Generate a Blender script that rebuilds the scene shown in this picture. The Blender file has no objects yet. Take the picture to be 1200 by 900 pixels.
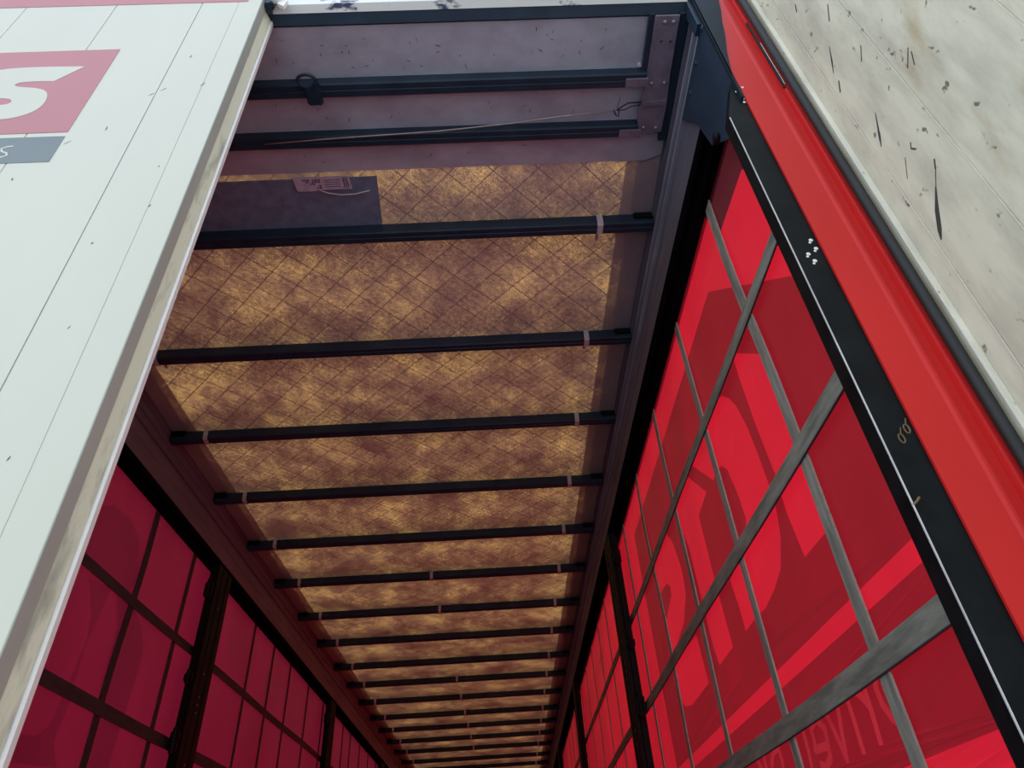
import bpy, bmesh, math, random
from mathutils import Matrix, Vector
from mathutils.geometry import delaunay_2d_cdt
random.seed(7)
scene = bpy.context.scene
COL = scene.collection
PI = math.pi

# ------------------------------------------------------------------ camera, sky, sun, exposure
cam_data = bpy.data.cameras.new('camera')
cam = bpy.data.objects.new('camera', cam_data)
COL.objects.link(cam)
scene.camera = cam
cam_data.sensor_width = 36.0
cam_data.lens = 36.0 * 797.75 / 1200.0
cam_data.clip_start = 0.02
cam_data.clip_end = 300
right = Vector((0.99844564, 0.00581896, -0.0554296))
down = Vector((-0.04700494, 0.6223022, -0.78136452))
fwd = Vector((0.02994723, 0.78275546, 0.62160843))
m = Matrix((( right.x, -down.x, -fwd.x), (right.y, -down.y, -fwd.y), (right.z, -down.z, -fwd.z))).to_4x4()
m.translation = Vector((0.515, -0.88, 1.79))
cam.matrix_world = m

w = bpy.data.worlds.new('sky'); scene.world = w
w.use_nodes = True
nt = w.node_tree
bg = nt.nodes['Background']
tc = nt.nodes.new('ShaderNodeTexCoord'); sp = nt.nodes.new('ShaderNodeSeparateXYZ')
rp = nt.nodes.new('ShaderNodeValToRGB')
nt.links.new(tc.outputs['Generated'], sp.inputs[0]); nt.links.new(sp.outputs[2], rp.inputs[0])
nt.links.new(rp.outputs[0], bg.inputs[0])
rp.color_ramp.elements[0].color = (0.93, 0.96, 0.93, 1)
rp.color_ramp.elements[1].color = (0.60, 0.74, 1.0, 1)
bg.inputs[1].default_value = 1.75

sun_d = bpy.data.lights.new('sun', 'SUN'); sun = bpy.data.objects.new('sun', sun_d); COL.objects.link(sun)
sun_d.energy = 12.0; sun_d.angle = 0.02; sun_d.color = (1.0, 0.95, 0.86)
sun.rotation_euler = Vector((0.85, 0.30, 1.0)).to_track_quat('Z', 'Y').to_euler()

scene.view_settings.view_transform = 'Standard'
scene.view_settings.look = 'None'
scene.view_settings.gamma = 1.0
scene.view_settings.use_curve_mapping = False
scene.view_settings.exposure = 0.0
scene.cycles.use_denoising = True
scene.cycles.max_bounces = 10
scene.cycles.diffuse_bounces = 6
scene.cycles.sample_clamp_indirect = 4.0

# ------------------------------------------------------------------ materials
def new_mat(name):
    mt = bpy.data.materials.new(name); mt.use_nodes = True
    n = mt.node_tree
    for x in list(n.nodes): n.nodes.remove(x)
    out = n.nodes.new('ShaderNodeOutputMaterial')
    return mt, n, out

def N(n, typ, **kw):
    x = n.nodes.new(typ)
    for k, v in kw.items():
        if k == 'inp':
            for kk, vv in v.items(): x.inputs[kk].default_value = vv
        else: setattr(x, k, v)
    return x

def noise_col(n, base, spread=0.25, scale=8.0, stretch=(1, 1, 1), detail=6.0, dark=None, lo=0.35, hi=0.65):
    """wear: base colour mixed with a darker one by noise in object coordinates"""
    t = N(n, 'ShaderNodeTexCoord'); mp = N(n, 'ShaderNodeMapping')
    mp.inputs['Scale'].default_value = stretch
    n.links.new(t.outputs['Object'], mp.inputs[0])
    ns = N(n, 'ShaderNodeTexNoise', inp={'Scale': scale, 'Detail': detail, 'Roughness': 0.6})
    n.links.new(mp.outputs[0], ns.inputs['Vector'])
    r = N(n, 'ShaderNodeValToRGB')
    d = dark or tuple(c * (1 - spread) for c in base)
    r.color_ramp.elements[0].position = lo; r.color_ramp.elements[1].position = hi
    r.color_ramp.elements[0].color = (*d, 1); r.color_ramp.elements[1].color = (*base, 1)
    n.links.new(ns.outputs[0], r.inputs[0])
    return r, ns

def solid(name, base, rough=0.6, metal=0.0, spread=0.2, scale=8, stretch=(1, 1, 1), dark=None, bump=0.0, lo=0.35, hi=0.65, spec=0.5):
    mt, n, out = new_mat(name)
    r, ns = noise_col(n, base, spread, scale, stretch, dark=dark, lo=lo, hi=hi)
    b = N(n, 'ShaderNodeBsdfPrincipled', inp={'Roughness': rough, 'Metallic': metal})
    b.inputs['Specular IOR Level'].default_value = spec
    n.links.new(r.outputs[0], b.inputs['Base Color'])
    if bump:
        bp = N(n, 'ShaderNodeBump', inp={'Strength': bump, 'Distance': 0.01})
        n.links.new(ns.outputs[0], bp.inputs['Height']); n.links.new(bp.outputs[0], b.inputs['Normal'])
    n.links.new(b.outputs[0], out.inputs[0])
    return mt

def coat(n, ior):
    """fresnel of a coating that works alike on both faces of a thin sheet"""
    ge = N(n, 'ShaderNodeNewGeometry')
    mr = N(n, 'ShaderNodeMapRange', inp={'From Min': 0.0, 'From Max': 1.0, 'To Min': ior, 'To Max': 1.0 / ior})
    n.links.new(ge.outputs['Backfacing'], mr.inputs[0])
    fz = N(n, 'ShaderNodeFresnel'); n.links.new(mr.outputs[0], fz.inputs['IOR'])
    return fz

def cloth(name, trans, refl, scale=3.0, spread=0.25, gloss=0.12):
    """coated tarpaulin that lets some daylight through"""
    mt, n, out = new_mat(name)
    r, ns = noise_col(n, trans, spread, scale, (1, 1, 0.35), detail=8)
    tr = N(n, 'ShaderNodeBsdfTranslucent'); n.links.new(r.outputs[0], tr.inputs[0])
    df = N(n, 'ShaderNodeBsdfDiffuse'); df.inputs[0].default_value = (*refl, 1)
    gl = N(n, 'ShaderNodeBsdfGlossy'); gl.inputs['Roughness'].default_value = 0.38; gl.inputs[0].default_value = (0.55, 0.55, 0.58, 1)
    ad = N(n, 'ShaderNodeAddShader')
    n.links.new(tr.outputs[0], ad.inputs[0]); n.links.new(df.outputs[0], ad.inputs[1])
    mx = N(n, 'ShaderNodeMixShader'); fz = coat(n, 1.42); n.links.new(fz.outputs[0], mx.inputs[0])
    n.links.new(ad.outputs[0], mx.inputs[1]); n.links.new(gl.outputs[0], mx.inputs[2])
    # soft creases
    n2 = N(n, 'ShaderNodeTexNoise', inp={'Scale': 5.0, 'Detail': 3.0})
    bp = N(n, 'ShaderNodeBump', inp={'Strength': 0.25, 'Distance': 0.03})
    n.links.new(n2.outputs[0], bp.inputs['Height'])
    for s in (tr, df, gl): n.links.new(bp.outputs[0], s.inputs['Normal'])
    n.links.new(mx.outputs[0], out.inputs[0])
    return mt

def roof_cloth():
    mt, n, out = new_mat('roof_cloth')
    t = N(n, 'ShaderNodeTexCoord')
    def nz(scale, stretch, detail=6.0, rough=0.6, dist=0.0):
        mp = N(n, 'ShaderNodeMapping'); mp.inputs['Scale'].default_value = stretch
        n.links.new(t.outputs['Object'], mp.inputs[0])
        x = N(n, 'ShaderNodeTexNoise', inp={'Scale': scale, 'Detail': detail, 'Roughness': rough, 'Distortion': dist})
        n.links.new(mp.outputs[0], x.inputs['Vector']); return x
    big = nz(3.6, (1.0, 0.75, 1), 10.0, 0.72, 0.0)
    r = N(n, 'ShaderNodeValToRGB')
    cr = r.color_ramp
    cr.elements[0].position = 0.37; cr.elements[0].color = (0.020, 0.0098, 0.0062, 1)
    cr.elements[1].position = 0.68; cr.elements[1].color = (0.122, 0.070, 0.0235, 1)
    e = cr.elements.new(0.50); e.color = (0.046, 0.0245, 0.0120, 1)
    n.links.new(big.outputs[0], r.inputs[0])
    # scrim threads of the reinforcement, two diagonal families
    def lines(ax, ay, period, width):
        s = N(n, 'ShaderNodeSeparateXYZ'); n.links.new(t.outputs['Object'], s.inputs[0])
        a = N(n, 'ShaderNodeMath', operation='MULTIPLY'); a.inputs[1].default_value = ax / period
        b = N(n, 'ShaderNodeMath', operation='MULTIPLY'); b.inputs[1].default_value = ay / period
        n.links.new(s.outputs[0], a.inputs[0]); n.links.new(s.outputs[1], b.inputs[0])
        c = N(n, 'ShaderNodeMath', operation='ADD'); n.links.new(a.outputs[0], c.inputs[0]); n.links.new(b.outputs[0], c.inputs[1])
        f = N(n, 'ShaderNodeMath', operation='FRACT'); n.links.new(c.outputs[0], f.inputs[0])
        l = N(n, 'ShaderNodeMath', operation='LESS_THAN'); l.inputs[1].default_value = width
        n.links.new(f.outputs[0], l.inputs[0]); return l
    def scale_by(colsock, mask, amount):
        mx = N(n, 'ShaderNodeMixRGB', blend_type='MULTIPLY')
        mm = N(n, 'ShaderNodeMath', operation='MULTIPLY'); mm.inputs[1].default_value = amount
        n.links.new(mask.outputs[0], mm.inputs[0]); n.links.new(mm.outputs[0], mx.inputs[0])
        n.links.new(colsock, mx.inputs[1]); mx.inputs[2].default_value = (0, 0, 0, 1)
        return mx.outputs[0]
    c = r.outputs[0]
    q = 0.7071
    c = scale_by(c, lines(q, q, 0.112, 0.036), 0.80)
    c = scale_by(c, lines(q, -q, 0.118, 0.036), 0.80)
    c = scale_by(c, lines(q, -q, 0.0295, 0.09), 0.42)
    c = scale_by(c, lines(q, q, 0.028, 0.07), 0.22)
    # weave: bright pin pricks of light between the threads
    ck = N(n, 'ShaderNodeTexVoronoi', inp={'Scale': 150.0, 'Randomness': 0.35})
    n.links.new(t.outputs['Object'], ck.inputs['Vector'])
    rr = N(n, 'ShaderNodeMapRange', inp={'From Min': 0.15, 'From Max': 0.55, 'To Min': 1.7, 'To Max': 0.45})
    n.links.new(ck.outputs['Distance'], rr.inputs[0])
    fine = nz(60, (1, 1, 1), 3.0)
    fr = N(n, 'ShaderNodeMapRange', inp={'From Min': 0.3, 'From Max': 0.7, 'To Min': 0.6, 'To Max': 1.4})
    n.links.new(fine.outputs[0], fr.inputs[0])
    pm = N(n, 'ShaderNodeMath', operation='MULTIPLY'); n.links.new(rr.outputs[0], pm.inputs[0]); n.links.new(fr.outputs[0], pm.inputs[1])
    vm = N(n, 'ShaderNodeVectorMath', operation='SCALE'); n.links.new(c, vm.inputs[0]); n.links.new(pm.outputs[0], vm.inputs['Scale'])
    tr = N(n, 'ShaderNodeBsdfTranslucent'); n.links.new(vm.outputs[0], tr.inputs[0])
    # grey face of the cloth
    df = N(n, 'ShaderNodeBsdfDiffuse'); df.inputs[0].default_value = (0.30, 0.28, 0.32, 1)
    ad = N(n, 'ShaderNodeAddShader'); n.links.new(tr.outputs[0], ad.inputs[0]); n.links.new(df.outputs[0], ad.inputs[1])
    gl = N(n, 'ShaderNodeBsdfGlossy'); gl.inputs['Roughness'].default_value = 0.42; gl.inputs[0].default_value = (0.8, 0.8, 0.8, 1)
    mx = N(n, 'ShaderNodeMixShader'); fz = coat(n, 1.38); n.links.new(fz.outputs[0], mx.inputs[0])
    n.links.new(ad.outputs[0], mx.inputs[1]); n.links.new(gl.outputs[0], mx.inputs[2])
    n.links.new(mx.outputs[0], out.inputs[0])
    return mt

M = {}
M['white'] = solid('white_paint', (0.63, 0.640, 0.550), 0.45, 0, 0.05, 2.0, (1, 1, 0.3))
M['groove'] = solid('panel_joint', (0.20, 0.20, 0.19), 0.7, 0, 0.4, 40)
M['pink'] = solid('glare_washed_red_print', (0.50, 0.20, 0.225), 0.5, 0, 0.06, 5)  # red print paled by glare, which is put into the colour
M['slate'] = solid('slate_print', (0.19, 0.235, 0.25), 0.5, 0, 0.1, 5)
M['seal'] = solid('grimy_seal', (0.66, 0.68, 0.52), 0.8, 0, 0.5, 30, (1, 1, 0.25), dark=(0.34, 0.36, 0.28), lo=0.3, hi=0.5)
M['edge_grey'] = solid('grey_profile', (0.40, 0.43, 0.38), 0.6, 0, 0.12, 12, (1, 1, 0.2))
M['rim'] = solid('bare_aluminium', (0.82, 0.82, 0.80), 0.35, 0.0, 0.08, 20)
M['black'] = solid('black_steel', (0.007, 0.010, 0.012), 0.5, 0, 0.45, 14, dark=(0.003, 0.004, 0.005), spec=0.12)
M['ridge'] = solid('bluish_rail_rib', (0.30, 0.34, 0.44), 0.5, 0, 0.3, 20, (1, 0.2, 1))
M['blackgloss'] = solid('black_coated_steel', (0.024, 0.046, 0.080), 0.40, 0, 0.3, 9, spec=0.25)  # black steel with the blue of sky haze mixed into its colour
M['corner_shade'] = solid('dull_black_shaded_corner', (0.010, 0.018, 0.030), 0.6, 0, 0.3, 9, spec=0.2)  # black that includes painted shade at the top of the red post
M['track'] = solid('matt_black_track', (0.005, 0.006, 0.008), 1.0, 0, 0.3, 9, spec=0.0)
M['rubber'] = solid('rubber', (0.009, 0.011, 0.011), 0.6, 0, 0.3, 20)
M['red'] = solid('red_paint', (0.60, 0.020, 0.020), 0.38, 0, 0.10, 7, (1, 1, 0.3), spec=0.22)
M['pale_edge'] = solid('pale_edge_strip', (0.62, 0.63, 0.64), 0.4, 0.0, 0.3, 30, (1, 1, 0.3))  # pale tone for the strip on the black post's corner
M['rust'] = solid('rust', (0.24, 0.15, 0.08), 0.9, 0, 0.5, 60)
M['plum'] = solid('dirty_anodised_rail', (0.150, 0.160, 0.215), 0.6, 0.0, 0.35, 5, (1, 0.3, 2.5))
M['sheet'] = solid('scuffed_grey_sheet', (0.50, 0.54, 0.66), 0.6, 0, 0.35, 6, (1, 1.5, 1), dark=(0.36, 0.37, 0.47), lo=0.3, hi=0.6)
M['bracketplum'] = solid('dirty_bracket', (0.24, 0.20, 0.28), 0.6, 0.0, 0.3, 25)
M['steel'] = solid('zinc_steel', (0.45, 0.42, 0.42), 0.4, 0.4, 0.3, 50)
M['clip'] = solid('grey_clip', (0.60, 0.60, 0.66), 0.6, 0.0, 0.3, 60)
M['webbing_dark'] = solid('shaded_webbing', (0.05, 0.055, 0.065), 0.8, 0, 0.4, 45, (1, 0.15, 1))  # shaded copy of the grey webbing, for the dim left straps
M['webbing_v_dark'] = solid('shaded_webbing_upright', (0.04, 0.045, 0.055), 0.8, 0, 0.4, 45)  # upright left straps, their shade put into the colour too
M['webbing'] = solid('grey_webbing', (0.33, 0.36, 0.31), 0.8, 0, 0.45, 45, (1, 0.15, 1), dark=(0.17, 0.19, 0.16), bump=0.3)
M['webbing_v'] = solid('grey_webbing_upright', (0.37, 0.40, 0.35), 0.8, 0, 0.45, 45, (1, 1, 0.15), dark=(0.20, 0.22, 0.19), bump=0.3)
M['hem'] = solid('webbing_edge', (0.40, 0.38, 0.33), 0.8, 0, 0.2, 40)
M['cur_red'] = cloth('red_tarpaulin', (0.19, 0.0035, 0.009), (0.10, 0.010, 0.022), 2.5, 0.16)
M['cur_print'] = cloth('red_tarpaulin_with_dark_print', (0.083, 0.0025, 0.005), (0.055, 0.009, 0.014), 2.5, 0.18)
M['cur_letter'] = cloth('red_tarpaulin_with_thin_print', (0.125, 0.006, 0.010), (0.09, 0.012, 0.018), 4, 0.2)
M['cur_corner'] = cloth('darker_red_tarpaulin', (0.022, 0.0025, 0.004), (0.06, 0.012, 0.02), 4, 0.2)  # darker red for the upper rear corner of the right curtain
M['roofcloth'] = roof_cloth()
M['cur_tinted'] = cloth('sky_tinted_red_tarpaulin', (0.165, 0.0055, 0.019), (0.07, 0.016, 0.034), 2.5, 0.22)  # same red cloth as on the right, with sky haze tinted into it
M['cur_tinted_print'] = cloth('sky_tinted_red_tarpaulin_with_print', (0.118, 0.0045, 0.015), (0.055, 0.014, 0.028), 2.5, 0.22)  # its printed part, carrying the same painted sky tint
M['roofhem'] = cloth('roof_cloth_hem', (0.30, 0.24, 0.22), (0.08, 0.06, 0.07), 14, 0.5)
M['patch'] = solid('repair_patch', (0.20, 0.29, 0.44), 0.7, 0, 0.3, 25, (1, 1, 1), bump=0.2)
M['label'] = solid('old_sticker', (0.62, 0.62, 0.80), 0.6, 0, 0.25, 50)
M['ink'] = solid('ink', (0.05, 0.04, 0.06), 0.7, 0, 0.2, 50)
M['thread'] = solid('pale_thread', (0.90, 0.90, 0.95), 0.7, 0, 0.2, 50)
M['inner_door'] = None
M['floor'] = solid('plywood_floor', (0.06, 0.05, 0.045), 0.7, 0, 0.4, 6, (3, 0.3, 1))
M['asphalt'] = solid('asphalt', (0.165, 0.18, 0.20), 0.9, 0, 0.3, 30)
M['bulk'] = solid('bulkhead_grey', (0.16, 0.12, 0.12), 0.6, 0, 0.3, 3)
M['scuff'] = solid('scuff', (0.055, 0.055, 0.05), 0.8, 0, 0.3, 60)
M['greyscuff'] = solid('grey_scuff', (0.16, 0.16, 0.145), 0.8, 0, 0.5, 60)

def door_inner():
    mt, n, out = new_mat('grimy_inner_skin')
    r, ns = noise_col(n, (0.69, 0.685, 0.535), 0.3, 5.0, (4, 4, 0.9), detail=10, dark=(0.47, 0.46, 0.36), lo=0.28, hi=0.60)
    r2, ns2 = noise_col(n, (1, 1, 1), 0, 42.0, (1.0, 1.0, 0.6), detail=2, dark=(0.25, 0.25, 0.22), lo=0.27, hi=0.33)
    r3, ns3 = noise_col(n, (1, 1, 1), 0, 3.0, (3, 3, 0.8), detail=5, dark=(0.80, 0.70, 0.56), lo=0.30, hi=0.42)
    mx = N(n, 'ShaderNodeMixRGB', blend_type='MULTIPLY'); mx.inputs[0].default_value = 1
    n.links.new(r.outputs[0], mx.inputs[1]); n.links.new(r2.outputs[0], mx.inputs[2])
    my = N(n, 'ShaderNodeMixRGB', blend_type='MULTIPLY'); my.inputs[0].default_value = 1
    n.links.new(mx.outputs[0], my.inputs[1]); n.links.new(r3.outputs[0], my.inputs[2])
    b = N(n, 'ShaderNodeBsdfPrincipled', inp={'Roughness': 0.6})
    n.links.new(my.outputs[0], b.inputs['Base Color']); n.links.new(b.outputs[0], out.inputs[0])
    return mt
M['inner_door'] = door_inner()

# ------------------------------------------------------------------ helpers
def link_mesh(name, bm, mats, parent=None, smooth=False):
    me = bpy.data.meshes.new(name)
    bmesh.ops.recalc_face_normals(bm, faces=bm.faces[:])
    bm.to_mesh(me); bm.free()
    if smooth:
        for f in me.polygons: f.use_smooth = True
    o = bpy.data.objects.new(name, me); COL.objects.link(o)
    if not isinstance(mats, (list, tuple)): mats = [mats]
    for x in mats: me.materials.append(M[x])
    if parent: o.parent = parent
    return o

def tag(o, label=None, cat=None, group=None, kind=None):
    if label: o['label'] = label
    if cat: o['category'] = cat
    if group: o['group'] = group
    if kind: o['kind'] = kind
    return o

def empty(name, loc=(0, 0, 0)):
    o = bpy.data.objects.new(name, None); COL.objects.link(o); o.location = loc
    o.empty_display_size = 0.1
    return o

def box(bm, x0, x1, y0, y1, z0, z1, mi=0, bev=0.0):
    vs = [bm.verts.new((x, y, z)) for x in (x0, x1) for y in (y0, y1) for z in (z0, z1)]
    F = [(0, 1, 3, 2), (4, 6, 7, 5), (0, 4, 5, 1), (2, 3, 7, 6), (0, 2, 6, 4), (1, 5, 7, 3)]
    fs = [bm.faces.new([vs[i] for i in f]) for f in F]
    for f in fs: f.material_index = mi
    if bev:
        es = list({e for f in fs for e in f.edges})
        bmesh.ops.bevel(bm, geom=es, offset=bev, segments=2, affect='EDGES')
    return fs

def prism(bm, poly, axis, a, b, mi=0):
    """closed polygon extruded along an axis; poly gives the other two coordinates in order"""
    def P(u, v, t):
        if axis == 'x': return (t, u, v)
        if axis == 'y': return (u, t, v)
        return (u, v, t)
    A = [bm.verts.new(P(u, v, a)) for u, v in poly]; B = [bm.verts.new(P(u, v, b)) for u, v in poly]
    fs = [bm.faces.new(A), bm.faces.new(B[::-1])]
    k = len(poly)
    for i in range(k): fs.append(bm.faces.new((A[i], B[i], B[(i + 1) % k], A[(i + 1) % k])))
    for f in fs: f.material_index = mi
    return fs

def tube(bm, pts, r, seg=8, mi=0):
    rings = []
    pts = [Vector(p) for p in pts]
    for i, p in enumerate(pts):
        d = (pts[min(i + 1, len(pts) - 1)] - pts[max(i - 1, 0)]).normalized()
        u = d.cross(Vector((0, 0, 1)));
        if u.length < 1e-3: u = d.cross(Vector((0, 1, 0)))
        u.normalize(); v = d.cross(u)
        rings.append([bm.verts.new(p + r * (math.cos(a) * u + math.sin(a) * v)) for a in [2 * PI * k / seg for k in range(seg)]])
    for A, B in zip(rings, rings[1:]):
        for k in range(seg):
            f = bm.faces.new((A[k], A[(k + 1) % seg], B[(k + 1) % seg], B[k])); f.material_index = mi
    bm.faces.new(rings[0][::-1]).material_index = mi; bm.faces.new(rings[-1]).material_index = mi

def dome(bm, c, r, axis, h=0.5, mi=0):
    """bolt head: low dome facing along axis"""
    M4 = axis.to_track_quat('Z', 'Y').to_matrix().to_4x4(); M4.translation = Vector(c)
    ret = bmesh.ops.create_uvsphere(bm, u_segments=10, v_segments=6, radius=r, matrix=M4 @ Matrix.Diagonal((1, 1, h, 1)))
    for v in ret['verts']:
        for f in v.link_faces: f.material_index = mi

def inside(poly, x, y):
    c = False; k = len(poly); j = k - 1
    for i in range(k):
        if (poly[i][1] > y) != (poly[j][1] > y) and x < (poly[j][0] - poly[i][0]) * (y - poly[i][1]) / (poly[j][1] - poly[i][1]) + poly[i][0]: c = not c
        j = i
    return c

def stroke_poly(line, wd):
    """the outline quads of a pen stroke"""
    out = []
    for (a, b), (c, d) in zip(line, line[1:]):
        dx, dy = c - a, d - b; L = math.hypot(dx, dy) or 1
        nx, ny = -dy / L * wd / 2, dx / L * wd / 2
        ex, ey = dx / L * wd * 0.3, dy / L * wd * 0.3
        out.append([(a + nx - ex, b + ny - ey), (c + nx + ex, d + ny + ey), (c - nx + ex, d - ny + ey), (a - nx - ex, b - ny - ey)])
    return out

def outline(line, wd):
    """one closed outline round an open pen stroke"""
    A, B = [], []
    for i, p in enumerate(line):
        a = line[max(i - 1, 0)]; b = line[min(i + 1, len(line) - 1)]
        dx, dy = b[0] - a[0], b[1] - a[1]; q = math.hypot(dx, dy)
        A.append((p[0] - dy / q * wd / 2, p[1] + dx / q * wd / 2)); B.append((p[0] + dy / q * wd / 2, p[1] - dx / q * wd / 2))
    return A + B[::-1]

def flat_poly(bm, poly, fn, thick, mi=0):
    """polygon (may be concave) given thickness; fn(u, v, t) -> point"""
    n = len(poly)
    vs, es, fs, *_ = delaunay_2d_cdt([Vector(p) for p in poly], [], [list(range(n))], 1, 1e-5)
    A = [bm.verts.new(fn(v.x, v.y, 0)) for v in vs]; B = [bm.verts.new(fn(v.x, v.y, thick)) for v in vs]
    cnt = {}
    for f in fs:
        bm.faces.new([A[i] for i in f]).material_index = mi; bm.faces.new([B[i] for i in f][::-1]).material_index = mi
        for i, j in zip(f, f[1:] + f[:1]) if isinstance(f, list) else zip(f, tuple(f[1:]) + (f[0],)):
            cnt[(i, j)] = 1
    for (i, j) in cnt:
        if (j, i) not in cnt: bm.faces.new((A[i], A[j], B[j], B[i])).material_index = mi

def copy_tree(o, parent=None):
    c = o.copy(); COL.objects.link(c)
    if parent: c.parent = parent
    for ch in list(o.children): copy_tree(ch, c)
    return c

L_TR = 13.6       # trailer length
Z_FL = 1.20       # floor height
# ------------------------------------------------------------------ ground, floor, bulkhead
bm = bmesh.new(); box(bm, -30, 30, -30, 40, -0.1, 0.0)
tag(link_mesh('ground', bm, 'asphalt'), 'grey asphalt yard under the trailer', 'ground', kind='structure')
bm = bmesh.new()
for i in range(5): box(bm, -1.22 + i * 0.488, -1.22 + (i + 1) * 0.488 - 0.004, 0.0, L_TR, Z_FL - 0.03, Z_FL)
box(bm, -1.24, 1.24, -0.03, L_TR, Z_FL - 0.15, Z_FL - 0.031)
tag(link_mesh('floor', bm, 'floor'), kind='structure')
bm = bmesh.new()
for i in range(8): box(bm, -1.24 + i * 0.31, -1.24 + (i + 1) * 0.31 - 0.006, L_TR, L_TR + 0.05, Z_FL, 3.98)
tag(link_mesh('wall_front', bm, 'bulk'), kind='structure')

# ------------------------------------------------------------------ curtains
HOLES = [[(1.378, 3.094), (1.209, 2.929), (1.353, 2.915), (1.353, 2.682), (1.34, 2.444), (1.521, 2.439), (1.543, 2.502), (1.55, 2.624), (1.564, 2.894), (1.652, 3.075)], [(0.844, 3.071), (0.8, 3.027), (0.769, 2.974), (0.745, 2.883), (0.734, 2.787), (0.729, 2.691), (0.733, 2.608), (0.762, 2.542), (0.821, 2.483), (0.899, 2.459), (1.005, 2.442), (1.077, 2.448), (1.195, 2.444), (1.195, 2.522), (1.211, 2.611), (1.099, 2.625), (0.995, 2.649), (0.95, 2.693), (0.951, 2.759), (0.961, 2.809), (0.976, 2.879), (1.01, 2.913), (1.067, 2.928), (1.113, 2.92), (1.304, 3.102), (1.038, 3.101), (0.928, 3.106)], [(1.842, 3.088), (1.769, 3.006), (1.726, 2.874), (1.746, 2.776), (1.863, 2.702), (2.026, 2.673), (2.187, 2.673), (2.179, 2.755), (2.142, 2.807), (1.962, 2.853), (1.947, 2.885), (1.993, 2.919), (2.087, 2.933), (2.16, 2.93), (2.169, 3.091), (1.986, 3.1)], [(1.729, 2.61), (1.7, 2.431), (1.994, 2.426), (2.109, 2.447), (2.147, 2.479), (2.183, 2.622), (2.006, 2.622)], [(0.682, 3.109), (0.519, 2.965), (0.497, 2.709), (0.486, 2.502), (0.505, 2.438), (0.664, 2.443), (0.68, 2.573), (0.673, 2.684), (0.687, 2.85), (0.688, 2.995)]]
STROKES = [[(0.534, 2.149), (0.541, 2.139), (0.553, 2.116), (0.551, 2.087), (0.536, 2.061), (0.511, 2.04), (0.492, 2.036)], [(0.599, 2.143), (0.603, 2.087), (0.611, 2.032)], [(0.646, 2.137), (0.622, 2.118), (0.607, 2.1)], [(0.69, 2.141), (0.692, 2.08), (0.696, 2.031)], [(0.743, 2.14), (0.768, 2.083), (0.786, 2.031)], [(0.823, 2.139), (0.803, 2.087), (0.786, 2.031)], [(0.945, 2.078), (0.861, 2.073), (0.853, 2.107), (0.892, 2.134), (0.935, 2.124), (0.935, 2.1), (0.945, 2.078)], [(0.861, 2.073), (0.869, 2.049), (0.907, 2.036), (0.936, 2.044)], [(1.053, 2.119), (1.052, 2.076), (1.052, 2.057)], [(0.986, 2.131), (0.99, 2.08), (0.997, 2.049)], [(1.191, 2.08), (1.186, 2.099), (1.19, 2.13), (1.24, 2.124), (1.273, 2.099)], [(1.315, 2.137), (1.322, 2.1)], [(1.382, 2.132), (1.359, 2.106)]]
LEFTP = [[(1.60, 3.21), (1.90, 3.40), (2.08, 3.41), (2.19, 3.36), (2.25, 3.26), (2.263, 3.188), (2.232, 3.114), (2.015, 3.108), (1.70, 3.104)], [(1.899, 3.048), (2.082, 3.078), (2.062, 2.969), (2.03, 2.791), (2.05, 2.584), (2.029, 2.437), (2.021, 2.385), (1.95, 2.439), (1.977, 2.514), (2.001, 2.684), (2.025, 2.83), (2.002, 2.926)], [(2.126, 3.084), (2.305, 3.083), (2.44, 3.023), (2.516, 2.941), (2.525, 2.851), (2.51, 2.693), (2.497, 2.525), (2.492, 2.427), (2.26, 2.39), (2.241, 2.571), (2.24, 2.771), (2.227, 2.95)], [(1.60, 2.40), (1.915, 2.441), (1.98, 2.497), (2.105, 2.365), (1.60, 2.316)]]
BOX_A = [(0.045, 1.978), (2.47, 1.978), (2.49, 3.39), (0.692, 3.387), (0.244, 2.973), (0.045, 2.76)]
STRIPE = [(0.045, 2.243), (2.60, 2.237), (2.60, 2.280), (0.045, 2.287)]
CORNER = [(0.045, 3.25), (0.245, 3.407), (0.480, 3.427), (0.532, 3.575), (0.045, 3.575)]

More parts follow.
